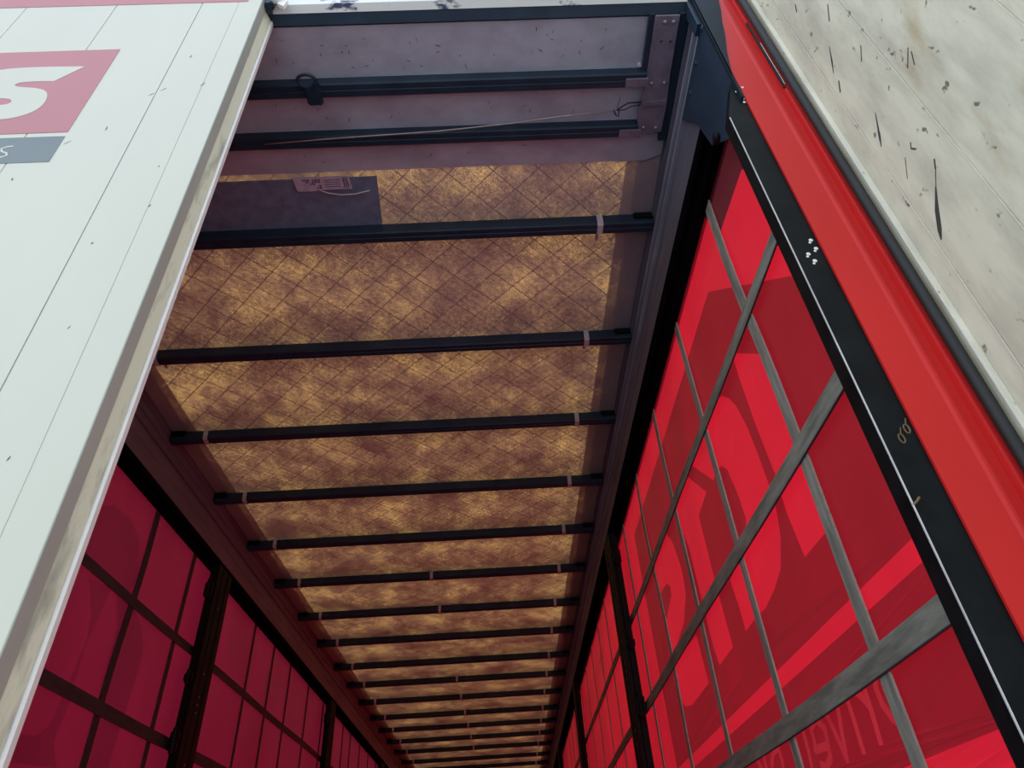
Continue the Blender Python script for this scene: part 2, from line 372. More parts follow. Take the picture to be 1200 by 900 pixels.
def curtain(name, side, polys_dark, holes, strokes, corner, y0=0.045):
    zt, zb = 3.60, 1.10
    fold = [(y0, zb), (L_TR, zb), (L_TR, zt), (y0, zt)]
    polys = [fold] + polys_dark + holes + [p for s in strokes for p in stroke_poly(s, 0.019)] + corner
    vs = []; faces_in = []
    for p in polys:
        faces_in.append(list(range(len(vs), len(vs) + len(p)))); vs += [Vector(q) for q in p]
    # a loose grid so that the cloth can billow a little
    yy = y0 + 0.15
    while yy < L_TR - 0.1:
        for k in range(1, 10): vs.append(Vector((yy, zb + k * (zt - zb) / 10 + 0.003 * math.sin(yy * 50 + k))))
        yy += 0.15 if yy < 6 else 0.6
    ov, oe, of, _, _, _ = delaunay_2d_cdt(vs, [], faces_in, 1, 1e-5)
    bm = bmesh.new()
    def bul(y, z):
        a = min(max((z - zb) / (zt - zb), 0), 1)
        return side * (1.240 + (0.004 + 0.004 * math.sin(y * 2.3) + 0.002 * math.sin(y * 7.1 + z * 3)) * math.sin(a * PI))
    V = [bm.verts.new((bul(v.x, v.y), v.x, v.y)) for v in ov]
    ribs = [p for s in strokes for p in stroke_poly(s, 0.019)]
    for f in of:
        cx = sum(ov[i].x for i in f) / len(f); cy = sum(ov[i].y for i in f) / len(f)
        mi = 0
        if any(inside(p, cx, cy) for p in polys_dark[:1] if side > 0) or (side < 0 and any(inside(p, cx, cy) for p in polys_dark)): mi = 1
        if side > 0 and inside(STRIPE, cx, cy): mi = 0
        if any(inside(p, cx, cy) for p in holes): mi = 0
        if any(inside(p, cx, cy) for p in ribs): mi = 2
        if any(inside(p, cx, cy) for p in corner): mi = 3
        try:
            fc = bm.faces.new([V[i] for i in f]); fc.material_index = mi; fc.smooth = True
        except ValueError: pass
    o = link_mesh('curtain_sheet', bm, ['cur_red', 'cur_print', 'cur_letter', 'cur_corner'] if side > 0 else ['cur_tinted', 'cur_tinted_print'])
    return o

def ribbon(bm, pts, wdir, wd, th, side, mi=0):
    """band following pts=(x, y, z); wdir 'y' for upright straps, 'z' for level ones"""
    rows = []
    for i, (x, y, z) in enumerate(pts):
        h = wd / 2
        if wdir == 'y': a, b = (y - h, z), (y + h, z)
        else: a, b = (y, z - h), (y, z + h)
        rows.append([bm.verts.new((x, *a)), bm.verts.new((x, *b)), bm.verts.new((x - side * th, *b)), bm.verts.new((x - side * th, *a))])
    for A, B in zip(rows, rows[1:]):
        for k in range(4): bm.faces.new((A[k], A[(k + 1) % 4], B[(k + 1) % 4], B[k])).material_index = mi
    bm.faces.new(rows[0][::-1]); bm.faces.new(rows[-1])

def strapped_curtain(side, name, label, dark, holes, strokes, corner, up, levels, tint=''):
    root = empty(name, (side * 1.24, 0, Z_FL))
    tag(root, label, 'curtain')
    root.matrix_world = Matrix.Translation((side * 1.24, 0, Z_FL))
    inv = Matrix.Translation((-side * 1.24, 0, -Z_FL))
    def adopt(o):
        o.parent = root; o.matrix_parent_inverse = inv
    adopt(curtain('sheet', side, dark, holes, strokes, corner))
    for z, wd in levels:
        bm = bmesh.new()
        pts = []; y = 0.06
        while y < L_TR - 0.1:
            pts.append((side * 1.232, y, z + 0.004 * math.sin(y * 3.1 + z))); y += 0.25
        ribbon(bm, pts, 'z', wd, 0.003, side)
        ribbon(bm, [(x - side * 0.0005, yy, zz - wd * 0.53) for x, yy, zz in pts], 'z', wd * 0.06, 0.0045, side, 1)
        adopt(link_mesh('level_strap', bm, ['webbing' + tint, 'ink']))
    for yv, wd, wob in up:
        yv = (yv + 0.88) * (0.993 if side > 0 else 0.997) - 0.88
        bm = bmesh.new(); pts = []
        n = 26
        for k in range(n + 1):
            z = 3.585 - k * (3.585 - 1.13) / n
            dy = 0
            if wob: dy = wob * math.sin((3.58 - z) * 5.2) * math.exp(-((z - 3.2) ** 2) * 2.0)
            pts.append((side * 1.2345, yv + dy, z))
        ribbon(bm, pts, 'y', wd, 0.003, side, 0)
        # stitched pale edge
        ribbon(bm, [(side * 1.2355, p[1] - wd / 2 - 0.0012, p[2]) for p in pts], 'y', 0.003, 0.005, side, 1)
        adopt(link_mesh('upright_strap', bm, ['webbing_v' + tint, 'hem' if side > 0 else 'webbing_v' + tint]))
    return root

ups_r = [(0.487, 0.042, 0.010), (1.050, 0.038, 0.0), (1.615, 0.038, 0.010), (2.175, 0.036, 0.03), (2.735, 0.034, 0)] + \
        [(y, 0.03, 0) for y in (3.30, 3.87, 4.36, 4.93, 5.50, 6.08, 6.62, 7.09, 7.6, 8.1, 8.7, 9.25, 9.8, 10.4, 10.95, 11.5, 12.1, 12.7, 13.2)]
levels = [(3.086, 0.046), (2.631, 0.050), (2.151, 0.049), (1.660, 0.05)]
strapped_curtain(1, 'side_curtain', 'bright red trailer side curtain on the right with big mirrored dark print and grey straps',
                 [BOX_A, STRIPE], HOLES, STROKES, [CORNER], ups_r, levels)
ups_l = [(0.55, .04, 0), (1.15, .04, 0), (1.72, .04, 0)] + [(2.285, 0.046, 0.012), (2.80, 0.036, 0), (3.30, 0.03, 0)] + [(y, 0.03, 0) for y in (3.97, 4.45, 4.93, 5.54, 6.13, 6.6, 7.09, 7.5, 8.06, 8.63, 9.2, 9.8, 10.4, 11.0, 11.6, 12.2, 12.8, 13.3)]
strapped_curtain(-1, 'side_curtain', 'sky-tinted red trailer side curtain on the left seen past the white door',
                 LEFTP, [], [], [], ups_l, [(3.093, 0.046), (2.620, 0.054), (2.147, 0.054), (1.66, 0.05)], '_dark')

# ------------------------------------------------------------------ roof rails
def rail(side):
    root = empty('roof_rail', (0, 0, 0))
    s = side
    prof = [(1.180, 3.615), (1.176, 3.63), (1.176, 3.70), (1.172, 3.705), (1.172, 3.80), (1.168, 3.805), (1.168, 3.868), (1.158, 3.872), (1.158, 3.880), (1.166, 3.884), (1.166, 3.902), (1.156, 3.906), (1.156, 3.915), (1.168, 3.93), (1.27, 3.93), (1.285, 3.60), (1.26, 3.60), (1.25, 3.64), (1.235, 3.64), (1.235, 3.615)]
    bm = bmesh.new(); prism(bm, [(s * x, z) for x, z in prof], 'y', 0.038, L_TR)
    link_mesh('rail_beam', bm, 'plum', root)
    for z in (3.776, 3.828):
        bm = bmesh.new(); prism(bm, [(s * 1.1735, z - 0.008), (s * 1.160, z - 0.006), (s * 1.158, z), (s * 1.160, z + 0.006), (s * 1.1735, z + 0.008)], 'y', 0.038, L_TR)
        link_mesh('rail_rib', bm, 'ridge' if s > 0 else 'plum', root)
    bm = bmesh.new()
    prism(bm, [(s * 1.170, 3.585), (s * 1.170, 3.613), (s * 1.235, 3.613), (s * 1.235, 3.560), (s * 1.205, 3.560), (s * 1.200, 3.585)], 'y', 0.038, L_TR)
    tube(bm, [(s * 1.178, 0.03, 3.588), (s * 1.178, L_TR, 3.588)], 0.010, 8)
    link_mesh('curtain_track', bm, 'track', root)
    return root
r = rail(1); tag(r, 'dull plum grey roof rail running above the bright red right curtain', 'rail')
r = rail(-1); tag(r, 'dull plum grey roof rail running above the red left curtain', 'rail')

# ------------------------------------------------------------------ inner posts
def post(side, y0, label):
    root = empty('curtain_post', (0, 0, 0)); s = side
    prof = [(1.162, 0.0), (1.162, 0.045), (1.168, 0.050), (1.168, 0.066), (1.162, 0.070), (1.162, 0.125), (1.168, 0.130), (1.168, 0.150), (1.162, 0.155), (1.162, 0.21), (1.212, 0.21), (1.212, 0.0), (1.200, 0.0), (1.197, -0.008), (1.180, -0.008), (1.176, 0.0)]
    bm = bmesh.new(); prism(bm, [(s * x, y0 + y) for x, y in prof], 'z', Z_FL, 3.583)
    link_mesh('post_body', bm, 'black', root)
    for z, h in ((3.42, 0.09), (2.62, 0.10), (2.93, 0.05)):
        bm = bmesh.new()
        box(bm, s * 1.168, s * 1.211, y0 - 0.045, y0 - 0.0085, z - h / 2, z + h / 2, bev=0.008)
        tube(bm, [(s * 1.186, y0 - 0.045, z - h / 2 - 0.01), (s * 1.186, y0 - 0.045, z + h / 2 + 0.01)], 0.012, 8)
        link_mesh('bracket', bm, 'black', root)
    for z in (3.35, 2.98, 2.86, 2.82, 2.78, 2.53, 2.47, 2.2):
        bm = bmesh.new(); dome(bm, (s * 1.1615, y0 + 0.098, z), 0.0045, Vector((-s, 0, 0)), 0.4)
        link_mesh('rivet', bm, 'steel', root)
    root['label'] = label; root['category'] = 'post'
    return root
post(1, 2.84, 'nearest black post against the bright red right curtain')
post(1, 5.95, 'second black post along the bright red right curtain')
post(1, 9.05, 'third black post deep inside against the right curtain')
post(-1, 2.99, 'nearest black post against the red left curtain')
post(-1, 6.13, 'second black post along the red left curtain')
post(-1, 9.25, 'third black post deep inside against the left curtain')

# ------------------------------------------------------------------ roof tarpaulin
BOWS = [0.785, 1.430, 2.065, 2.710, 3.352, 4.000, 4.690, 5.370, 6.090, 6.740, 7.450, 8.190, 8.870, 9.580, 10.300, 11.090, 11.820, 12.56, 13.2]
roof = empty('roof_tarpaulin', (0, 0, 3.9))
tag(roof, 'amber backlit roof tarpaulin with a diamond scrim stretched over the bows', 'roof')
RI = Matrix.Translation((0, 0, -3.9)); roof.matrix_world = Matrix.Translation((0, 0, 3.9))
def radopt(o): o.parent = roof; o.matrix_parent_inverse = RI; return o
bm = bmesh.new()
ys = [0.30]
yy = 0.40
while yy < L_TR: ys.append(yy); yy += 0.08
ys.append(L_TR)
xs = [-1.165 + i * 2.33 / 36 for i in range(37)]
def sag(x, y):
    b = min(BOWS, key=lambda q: abs(q - y)); d = min(abs(y - b), 0.33) / 0.33
    return 3.905 + 0.004 * d * d + 0.001 * math.sin(x * 6 + y * 5) * d
G = [[bm.verts.new((x, y, sag(x, y))) for x in xs] for y in ys]
for i in range(len(ys) - 1):
    for j in range(len(xs) - 1):
        bm.faces.new((G[i][j], G[i][j + 1], G[i + 1][j + 1], G[i + 1][j])).smooth = True
radopt(link_mesh('tarpaulin_sheet', bm, 'roofcloth'))
for s in (-1, 1):
    bm = bmesh.new()
    for (a, dz) in ((1.036, 0.002), (1.078, 0.004)):
        xq = [s * (a + (1.165 - a) * k / 3) for k in range(4)]
        H = [[bm.verts.new((x, y, sag(x, y) + dz)) for x in xq] for y in ys]
        for i in range(len(ys) - 1):
            for j in range(3): bm.faces.new((H[i][j], H[i][j + 1], H[i + 1][j + 1], H[i + 1][j]))
    radopt(link_mesh('side_hem', bm, 'roofhem'))
bm = bmesh.new()
flat_poly(bm, [(-1.0, 0.553), (0.143, 0.548), (0.138, 0.62), (0.130, 0.768), (-1.0, 0.770)], lambda u, v, t: (u, v, 3.893 + t), 0.003)
radopt(link_mesh('repair_patch', bm, 'patch'))
bm = bmesh.new()
tube(bm, [(-0.079, 0.588, 3.889), (-0.060, 0.598, 3.888), (-0.038, 0.608, 3.888), (0.005, 0.617, 3.888), (0.052, 0.616, 3.888), (0.109, 0.604, 3.889)], 0.0022, 6)
radopt(link_mesh('stitch_thread', bm, 'thread'))
bm = bmesh.new()
flat_poly(bm, [(-0.15, 0.536), (0.046, 0.534), (0.05, 0.588), (-0.075, 0.590), (-0.08, 0.594), (-0.145, 0.592)], lambda u, v, t: (u, v, 3.882 + t), 0.0015, 0)
rng = random.Random(3)
for row in range(5):
    x = -0.118 + 0.012 * row
    while x < -0.062:
        wd = rng.uniform(0.004, 0.009)
        if rng.random() < 0.8: box(bm, x, x + wd, 0.545 + row * 0.008, 0.550 + row * 0.008, 3.8812, 3.8818, 1)
        x += wd + 0.003
for row in range(4): box(bm, -0.045, 0.012, 0.548 + row * 0.009, 0.550 + row * 0.009, 3.8812, 3.8818, 1)
for k in range(3): box(bm, 0.024 + 0.007 * k, 0.027 + 0.007 * k, 0.540, 0.582, 3.8812, 3.8818, 1)
lb = link_mesh('sticker', bm, ['label', 'ink']); radopt(lb); tag(lb, 'pinkish grey printed sticker')

# rigid end panel of the roof
pan = empty('roof_end_panel', (0, 0, 0)); tag(pan, 'scuffed grey lilac sheet closing the rear end of the roof', 'roof panel')
bm = bmesh.new(); box(bm, -1.12, 1.06, 0.036, 0.530, 3.902, 3.904)
link_mesh('panel_sheet', bm, 'sheet', pan)
bm = bmesh.new(); box(bm, -1.15, 1.15, 0.036, 0.535, 3.925, 3.935)
link_mesh('outer_skin', bm, 'blackgloss', pan)
bm = bmesh.new(); flat_poly(bm, [(1.0, 0.43), (1.154, 0.42), (1.154, 0.505), (1.10, 0.528), (1.0, 0.531)], lambda u, v, t: (u, v, 3.899 + t), 0.002)
link_mesh('panel_corner', bm, 'sheet', pan)
rng = random.Random(11)
bm = bmesh.new()
for k in range(60):
    x = rng.uniform(-0.2, 1.0); y = rng.choice([rng.uniform(0.06, 0.17), rng.uniform(0.09, 0.17), rng.uniform(0.27, 0.35), rng.uniform(.44, .5)])
    a = rng.uniform(0, PI); L = rng.uniform(0.003, 0.012); wv = rng.uniform(0.0006, 0.0014)
    dx, dy = math.cos(a) * L, math.sin(a) * L; nx, ny = -math.sin(a) * wv, math.cos(a) * wv
    flat_poly(bm, [(x - dx, y - dy), (x + nx, y + ny), (x + dx, y + dy), (x - nx, y - ny)], lambda u, v, t: (u, v, 3.9013 + t), 0.0005)
link_mesh('scuff_marks', bm, 'scuff', pan)

# corner bracket of the roof end (hinge plate)
br = empty('hinge_plate', (0, 0, 0)); tag(br, 'plum grey bolted plate at the right end of the first two roof bows', 'bracket')
bm = bmesh.new()
flat_poly(bm, [(1.052, 0.022), (1.124, 0.022), (1.126, 0.20), (1.132, 0.30), (1.130, 0.40), (1.050, 0.41), (1.040, 0.31), (1.052, 0.25)], lambda u, v, t: (u, v, 3.870 + t), 0.006)
flat_poly(bm, [(1.050, 0.29), (1.126, 0.285), (1.128, 0.30), (1.052, 0.305)], lambda u, v, t: (u, v, 3.864 + t), 0.006)
link_mesh('plate', bm, 'bracketplum', br)
bm = bmesh.new(); box(bm, 1.036, 1.052, 0.022, 0.23, 3.88, 3.897); box(bm, 1.128, 1.155, 0.022, 0.44, 3.880, 3.900)
link_mesh('edge_channel', bm, 'blackgloss', br)
for (x, y) in ((1.082, 0.040), (1.108, 0.040), (1.071, 0.229), (1.112, 0.228), (1.068, 0.382), (1.110, 0.384)):
    bm = bmesh.new(); dome(bm, (x, y, 3.869), 0.0065, Vector((0, 0, -1)), 0.7)
    link_mesh('bolt', bm, 'steel', br, True)
for (x, y) in ((1.080, 0.097), (1.109, 0.098)):
    bm = bmesh.new(); dome(bm, (x, y, 3.8697), 0.004, Vector((0, 0, -1)), 0.2)
    link_mesh('bolt_hole', bm, 'ink', br)
bm = bmesh.new(); tube(bm, [(1.030, 0.180, 3.893), (1.030, 0.180, 3.901)], 0.006, 10)
link_mesh('white_plug', bm, 'rim', br)

# ------------------------------------------------------------------ bows
def bow_prof(y, z0=3.842, w_=0.050):
    h = w_ / 2
    return [(y - h, z0 + 0.052), (y - h, z0 + 0.006), (y - h + 0.004, z0 + 0.0015), (y - 0.004, z0 + 0.0015), (y - 0.002, z0 + 0.003), (y, z0), (y + h - 0.006, z0), (y + h, z0 + 0.006), (y + h, z0 + 0.052)]
def make_bow(y, x0, x1, z0=3.842, w_=0.050):
    root = empty('roof_bow', (0, y, 3.87))
    bm = bmesh.new(); prism(bm, bow_prof(0, z0 - 3.87, w_), 'x', x0, x1)
    link_mesh('bow_bar', bm, 'blackgloss', root)
    return root
b1 = make_bow(0.215, -1.15, 1.050, 3.862, 0.046); tag(b1, 'first roof bow from the rear, black bar carrying a small ring and bracket', 'roof bow', 'roof bows of the rigid roof end')
b2 = make_bow(0.392, -1.15, 1.048, 3.862, 0.044); tag(b2, 'second roof bow from the rear, black bar with a thin wire crossing it', 'roof bow', 'roof bows of the rigid roof end')
for b in (b1, b2):
    bm = bmesh.new(); box(bm, 0.985, 1.056, -0.010, 0.016, -0.016, -0.0085)
    link_mesh('end_tab', bm, 'bracketplum', b)

def saddle(root, x, back=True):
    bm = bmesh.new()
    h = 0.011
    prof = [(-0.030, 0.022), (-0.030, -0.018), (-0.020, -0.030), (0.020, -0.033), (0.030, -0.020), (0.030, 0.022)]
    outer = prof; inner = [(a * 0.9, b * 0.92 if b < 0 else b) for a, b in prof]
    for (a, b), (c, d), (e, f), (g, i) in zip(outer, outer[1:], inner, inner[1:]):
        vs = []
        for xx in (x - h, x + h):
            vs.append([bm.verts.new((xx, *q)) for q in ((a, b), (c, d), (g, i), (e, f))])
        A, B = vs
        bm.faces.new(A); bm.faces.new(B[::-1])
        for k in range(4): bm.faces.new((A[k], B[k], B[(k + 1) % 4], A[(k + 1) % 4]))
    c = link_mesh('saddle_clip', bm, 'clip', root)
    bm = bmesh.new()
    flat_poly(bm, [(x - 0.008, 0.030), (x + 0.008, 0.030), (x + 0.007, 0.085), (x + 0.003, 0.094), (x - 0.003, 0.094), (x - 0.006, 0.085)], lambda u, v, t: (u, v, 0.018 + t), 0.003)
    link_mesh('clip_tail', bm, 'clip', c)
    return c
words = ['third', 'fourth', 'fifth', 'sixth', 'seventh', 'eighth', 'ninth', 'tenth', 'eleventh', 'twelfth', 'thirteenth', 'fourteenth', 'fifteenth', 'sixteenth', 'seventeenth', 'eighteenth', 'nineteenth', 'twentieth', 'twenty-first']
def bow_kind(center):
    root = make_bow(0, -1.160, 1.160)
    root.location = (0, 0, 3.87)
    saddle(root, -0.978); saddle(root, 0.955)
    if center: saddle(root, 0.0)
    for s in (-1, 1):
        bm = bmesh.new()
        box(bm, s * 1.085, s * 1.160, -0.034, 0.014, -0.006, 0.026, bev=0.004)
        tube(bm, [(s * 1.09, -0.018, -0.012), (s * 1.158, -0.014, -0.012)], 0.008, 8)
        link_mesh('end_carriage', bm, 'black', root)
    return root
proto_a = bow_kind(False); proto_b = bow_kind(True)
used = set()
for i, y in enumerate(BOWS):
    src = proto_b if i in (5, 6, 9, 10, 11, 12, 13, 14) else proto_a
    if src.name in used: o = copy_tree(src)
    else: o = src; used.add(src.name)
    o.location = (0, y, 3.87)
    extra = {0: ', first one under the amber cloth beside the dark patch'}.get(i, ', crossing under the amber cloth')
    tag(o, '%s roof bow from the rear%s' % (words[i], extra), 'roof bow', 'black roof bows under the amber roof cloth')
# marks on the third bow (pair of lugs)
bm = bmesh.new()
for x in (0.0, 0.05): box(bm, x - 0.004, x + 0.006, 0.812, 0.822, 3.846, 3.875)
lg = link_mesh('saddle_clip', bm, 'clip'); lg.parent = proto_a; lg.matrix_parent_inverse = Matrix.Translation((0, -BOWS[0], -3.87))

# ring and bracket on first bow
rg = empty('locking_ring', (0.0, 0.19, 3.86)); tag(rg, 'small dark ring and catch hanging on the first roof bow near the white door', 'catch')
rg.matrix_world = Matrix.Translation((0.0, 0.19, 3.86)); RR = Matrix.Translation((0, -0.19, -3.86))
bm = bmesh.new()
pts = [(-0.008 + 0.028 * math.cos(a), 0.172 + 0.020 * math.sin(a), 3.848) for a in [k * 2 * PI / 20 for k in range(21)]]
tube(bm, pts, 0.005, 8); o = link_mesh('ring', bm, 'blackgloss', None, True); o.parent = rg; o.matrix_parent_inverse = RR
bm = bmesh.new(); box(bm, -0.020, 0.028, 0.19, 0.250, 3.840, 3.860, bev=0.005); box(bm, 0.01, 0.03, 0.17, 0.215, 3.838, 3.850, bev=0.004)
o = link_mesh('catch_body', bm, 'blackgloss'); o.parent = rg; o.matrix_parent_inverse = RR

# wire
wr = empty('tension_wire', (0, 0, 0)); tag(wr, 'thin grey wire with a twisted loop stretched across the second roof bow', 'wire')
bm = bmesh.new()
tube(bm, [(-0.20, 0.385, 3.855), (0.01, 0.372, 3.852), (0.377, 0.357, 3.850), (0.623, 0.338, 3.850), (0.763, 0.322, 3.850), (0.965, 0.305, 3.850)], 0.0028, 6)
link_mesh('strand', bm, 'steel', wr, True)
bm = bmesh.new()
tube(bm, [(0.965, 0.305, 3.850), (0.985, 0.290, 3.850), (1.000, 0.281, 3.850), (1.045, 0.283, 3.856)], 0.0028, 6)
tube(bm, [(0.965, 0.305, 3.850), (0.990, 0.302, 3.846), (1.010, 0.292, 3.848), (1.040, 0.292, 3.856)], 0.0022, 6)
tube(bm, [(0.955, 0.304, 3.850), (0.962, 0.318, 3.846), (0.972, 0.326, 3.846), (0.972, 0.306, 3.848)], 0.0028, 6)
tube(bm, [(0.972, 0.262, 3.852), (0.966, 0.300, 3.850)], 0.0012, 5)
link_mesh('twisted_loop', bm, 'blackgloss', wr, True)

# ------------------------------------------------------------------ rear frame
hd = empty('rear_header', (0, 0, 0)); tag(hd, 'black rear header beam with chipped white lip across the top of the opening', 'beam')
bm = bmesh.new(); prism(bm, [(0.0, 3.905), (0.028, 3.893), (0.034, 3.903), (0.034, 4.06), (0.0, 4.06)], 'x', -1.17, 1.145)
link_mesh('header_beam', bm, 'blackgloss', hd)
bm = bmesh.new(); prism(bm, [(-0.022, 3.914), (-0.0015, 3.904), (-0.0015, 4.05), (-0.028, 4.05)], 'x', -0.070, 1.148)
M['chipped'] = solid('chipped_white_paint', (0.80, 0.84, 0.84), 0.4, 0, 0.9, 9, (1, 2, 2), dark=(0.05, 0.06, 0.14), lo=0.36, hi=0.42)
link_mesh('white_lip', bm, 'chipped', hd)
# keeper of the door lock
kp = empty('lock_keeper', (0, 0, 0)); tag(kp, 'chipped white and navy lock keeper at the top edge of the white door', 'lock')
bm = bmesh.new()
box(bm, -0.0835, -0.058, -0.040, -0.0185, 3.885, 3.960, bev=0.004)
link_mesh('keeper_block', bm, 'blackgloss', kp)
bm = bmesh.new()
prism(bm, [(-0.072, 3.905), (-0.055, 3.945), (-0.038, 3.950), (-0.028, 3.908), (-0.045, 3.892), (-0.058, 3.897)], 'y', -0.046, -0.034)
prism(bm, [(-0.045, 3.884), (-0.024, 3.862), (-0.018, 3.900), (-0.032, 3.915)], 'y', -0.040, -0.030)
link_mesh('keeper_jaw', bm, 'rim', kp)

def rear_post(side):
    s = side
    root = empty('rear_post', (0, 0, 0))
    bm = bmesh.new()
    prism(bm, [(s * 1.115, 0.0), (s * 1.113, 0.003), (s * 1.113, 0.036), (s * 1.204, 0.036), (s * 1.204, 0.0)], 'z', Z_FL, 3.28)
    prism(bm, [(s * 1.1135, 3.2802), (s * 1.1575, 3.43), (s * 1.1575, 3.338), (s * 1.204, 3.338), (s * 1.204, 3.2802)], 'y', 0.0, 0.036)
    link_mesh('inner_flange', bm, 'black', root)
    bm = bmesh.new(); box(bm, s * 1.1124, s * 1.1146, -0.0008, 0.0012, 1.25, 3.27)  # pale strip along the front inner corner of the flange
    link_mesh('pale_strip', bm, 'pale_edge', root)
    # red hinge post: flat, raised rib, recessed strip, outer strip
    bm = bmesh.new()
    prof = [(1.170, 0.0), (1.170, -0.006), (1.236, -0.008), (1.241, -0.011), (1.246, -0.011), (1.250, -0.006), (1.254, 0.004), (1.276, 0.004), (1.280, -0.006), (1.284, -0.007), (1.300, -0.007), (1.305, 0.0), (1.305, 0.036), (1.208, 0.036), (1.208, -0.001), (1.17, -0.001)]
    prism(bm, [(s * x, y) for x, y in prof], 'z', Z_FL - 0.15, 4.10)
    link_mesh('hinge_post', bm, 'red', root)
    bm = bmesh.new(); box(bm, s * 1.3055, s * 1.375, 0.0, 0.03, Z_FL - 0.15, 4.10)
    link_mesh('hinge_flange', bm, 'seal', root)
    return root
rp_ = rear_post(1); tag(rp_, 'right rear corner post, black inside and glossy red outside with a raised rib', 'post')
rl_ = rear_post(-1); tag(rl_, 'left rear corner post hidden behind the white door', 'post')
# rusty marks and holes on the black flange of the right post
for (x, z, r_) in ((1.158, 2.815, .0), (1.160, 2.79, .0), (1.140, 2.775, .0), (1.146, 2.755, .0)):
    bm = bmesh.new(); dome(bm, (x, -0.0008, z), 0.0045, Vector((0, -1, 0)), 0.35); dome(bm, (x - 0.004, -0.0008, z - 0.007), 0.003, Vector((0, -1, 0)), 0.3)
    link_mesh('bright_chip', bm, 'rim', rp_)
for (x, z) in ((1.159, 2.362), (1.144, 2.345)):
    bm = bmesh.new()
    pts = [(x + 0.0042 * math.cos(a), -0.0008, z + 0.0085 * math.sin(a)) for a in [k * 2 * PI / 12 for k in range(13)]]
    tube(bm, pts, 0.0011, 5); tube(bm, [(x + .002, -0.0008, z + .009), (x + .006, -0.0008, z + .020)], 0.0009, 5)
    link_mesh('rusted_hole', bm, 'rust', rp_)
bm = bmesh.new(); tube(bm, [(1.098 + .016, -0.0008, 2.232), (1.122, -0.0008, 2.238), (1.127, -0.0008, 2.243)], 0.0018, 5)
link_mesh('rust_streak', bm, 'rust', rp_)
for (x, z) in ((1.176, 3.395), (1.160, 3.385), (1.163, 3.36), (1.166, 3.335), (1.17, 3.35)):
    bm = bmesh.new(); dome(bm, (x, -0.0062 if x > 1.17 else -0.0008, z), 0.004, Vector((0, -1, 0)), 0.4)
    link_mesh('bright_chip', bm, 'rim', rp_)
# slot in the red strip
bm = bmesh.new(); box(bm, 1.2775, 1.2830, -0.0085, -0.0045, 3.385, 3.74); 
link_mesh('slot', bm, 'rubber', rp_)
bm = bmesh.new(); box(bm, 1.2836, 1.2848, -0.0092, -0.0072, 3.40, 3.62)  # white highlight beside the slot, painted as a thin strip
link_mesh('slot_highlight', bm, 'rim', rp_)
# gusset
gs = empty('corner_gusset', (0, 0, 0)); tag(gs, 'black bolted gusset plate in the top right corner of the opening', 'bracket')
bm = bmesh.new()
flat_poly(bm, [(0.0362, 3.340), (0.0362, 3.765), (0.296, 3.760), (0.262, 3.698), (0.226, 3.637), (0.192, 3.456), (0.100, 3.340)], lambda u, v, t: (1.158 + t, u, v), 0.006)
box(bm, 1.158, 1.206, 0.000, 0.036, 3.340, 4.06)
box(bm, 1.146, 1.1578, 0.000, 0.034, 3.76, 4.06)
link_mesh('gusset_plate', bm, 'blackgloss', gs)
for (y, z) in ((0.005, 3.745), (0.100, 3.735), (0.190, 3.730), (0.165, 3.44), (0.06, 3.36)):
    bm = bmesh.new(); dome(bm, (1.1575, y, z), 0.010, Vector((-1, 0, 0)), 0.35); dome(bm, (1.155, y, z), 0.005, Vector((-1, 0, 0)), 0.6)
    link_mesh('bolt', bm, 'blackgloss', gs, True)
bm = bmesh.new()
tube(bm, [(1.146, 0.150, 3.42), (1.158, 0.150, 3.42)], 0.015, 12)
link_mesh('knob', bm, 'black', gs, True)
# black corner face, extended over the red post to stand for shade there
bm = bmesh.new()
flat_poly(bm, [(1.160, 3.36), (1.161, 3.44), (1.180, 3.57), (1.199, 3.664), (1.210, 3.74), (1.226, 3.82), (1.240, 3.93), (1.240, 4.06), (1.160, 4.06)], lambda u, v, t: (u, -0.0125 + t, v), 0.0040)
box(bm, 1.1585, 1.164, -0.0125, -0.0002, 3.34, 4.06)
link_mesh('corner_face_and_shade', bm, 'corner_shade', gs)

# ------------------------------------------------------------------ left door (closed)
ld = empty('trailer_door', (-1.29, -0.03, Z_FL)); tag(ld, 'white closed left rear door with pale red and grey print', 'door')
ld.matrix_world = Matrix.Translation((-1.29, -0.03, Z_FL)); LI = Matrix.Translation((1.29, 0.03, -Z_FL))
def ladopt(o): o.parent = ld; o.matrix_parent_inverse = LI; return o
bm = bmesh.new()
JO = [-0.252, -0.492, -0.743, -0.993]
prof = [(-0.0872, -0.046)]
for j in JO: prof += [(j + 0.0014, -0.046), (j + 0.0006, -0.0435), (j - 0.0006, -0.0435), (j - 0.0014, -0.046)]
prof += [(-1.29, -0.046), (-1.29, -0.017), (-0.0872, -0.017)]
prism(bm, prof, 'z', Z_FL - 0.10, 4.10)
ladopt(link_mesh('door_leaf', bm, 'white'))
bm = bmesh.new(); prism(bm, [(-0.0870, -0.0464), (-0.0850, -0.0466), (-0.0843, -0.0455), (-0.0843, -0.0180), (-0.0870, -0.0180)], 'z', Z_FL - 0.1, 4.10)
e_ = ladopt(link_mesh('edge_profile', bm, 'edge_grey')); e_['label'] = 'grey edge profile'
bm = bmesh.new(); prism(bm, [(-0.110, -0.0168), (-0.0860, -0.0168), (-0.0785, 0.009), (-0.081, 0.011), (-0.110, 0.011)], 'z', Z_FL - 0.1, 3.891)
e_ = ladopt(link_mesh('door_seal', bm, 'seal')); e_['label'] = 'grimy beige door seal'
bm = bmesh.new(); prism(bm, [(-0.110, 0.0115), (-0.077, 0.0115), (-0.074, 0.014), (-0.074, 0.024), (-0.077, 0.027), (-0.110, 0.027)], 'z', Z_FL - 0.1, 3.891)
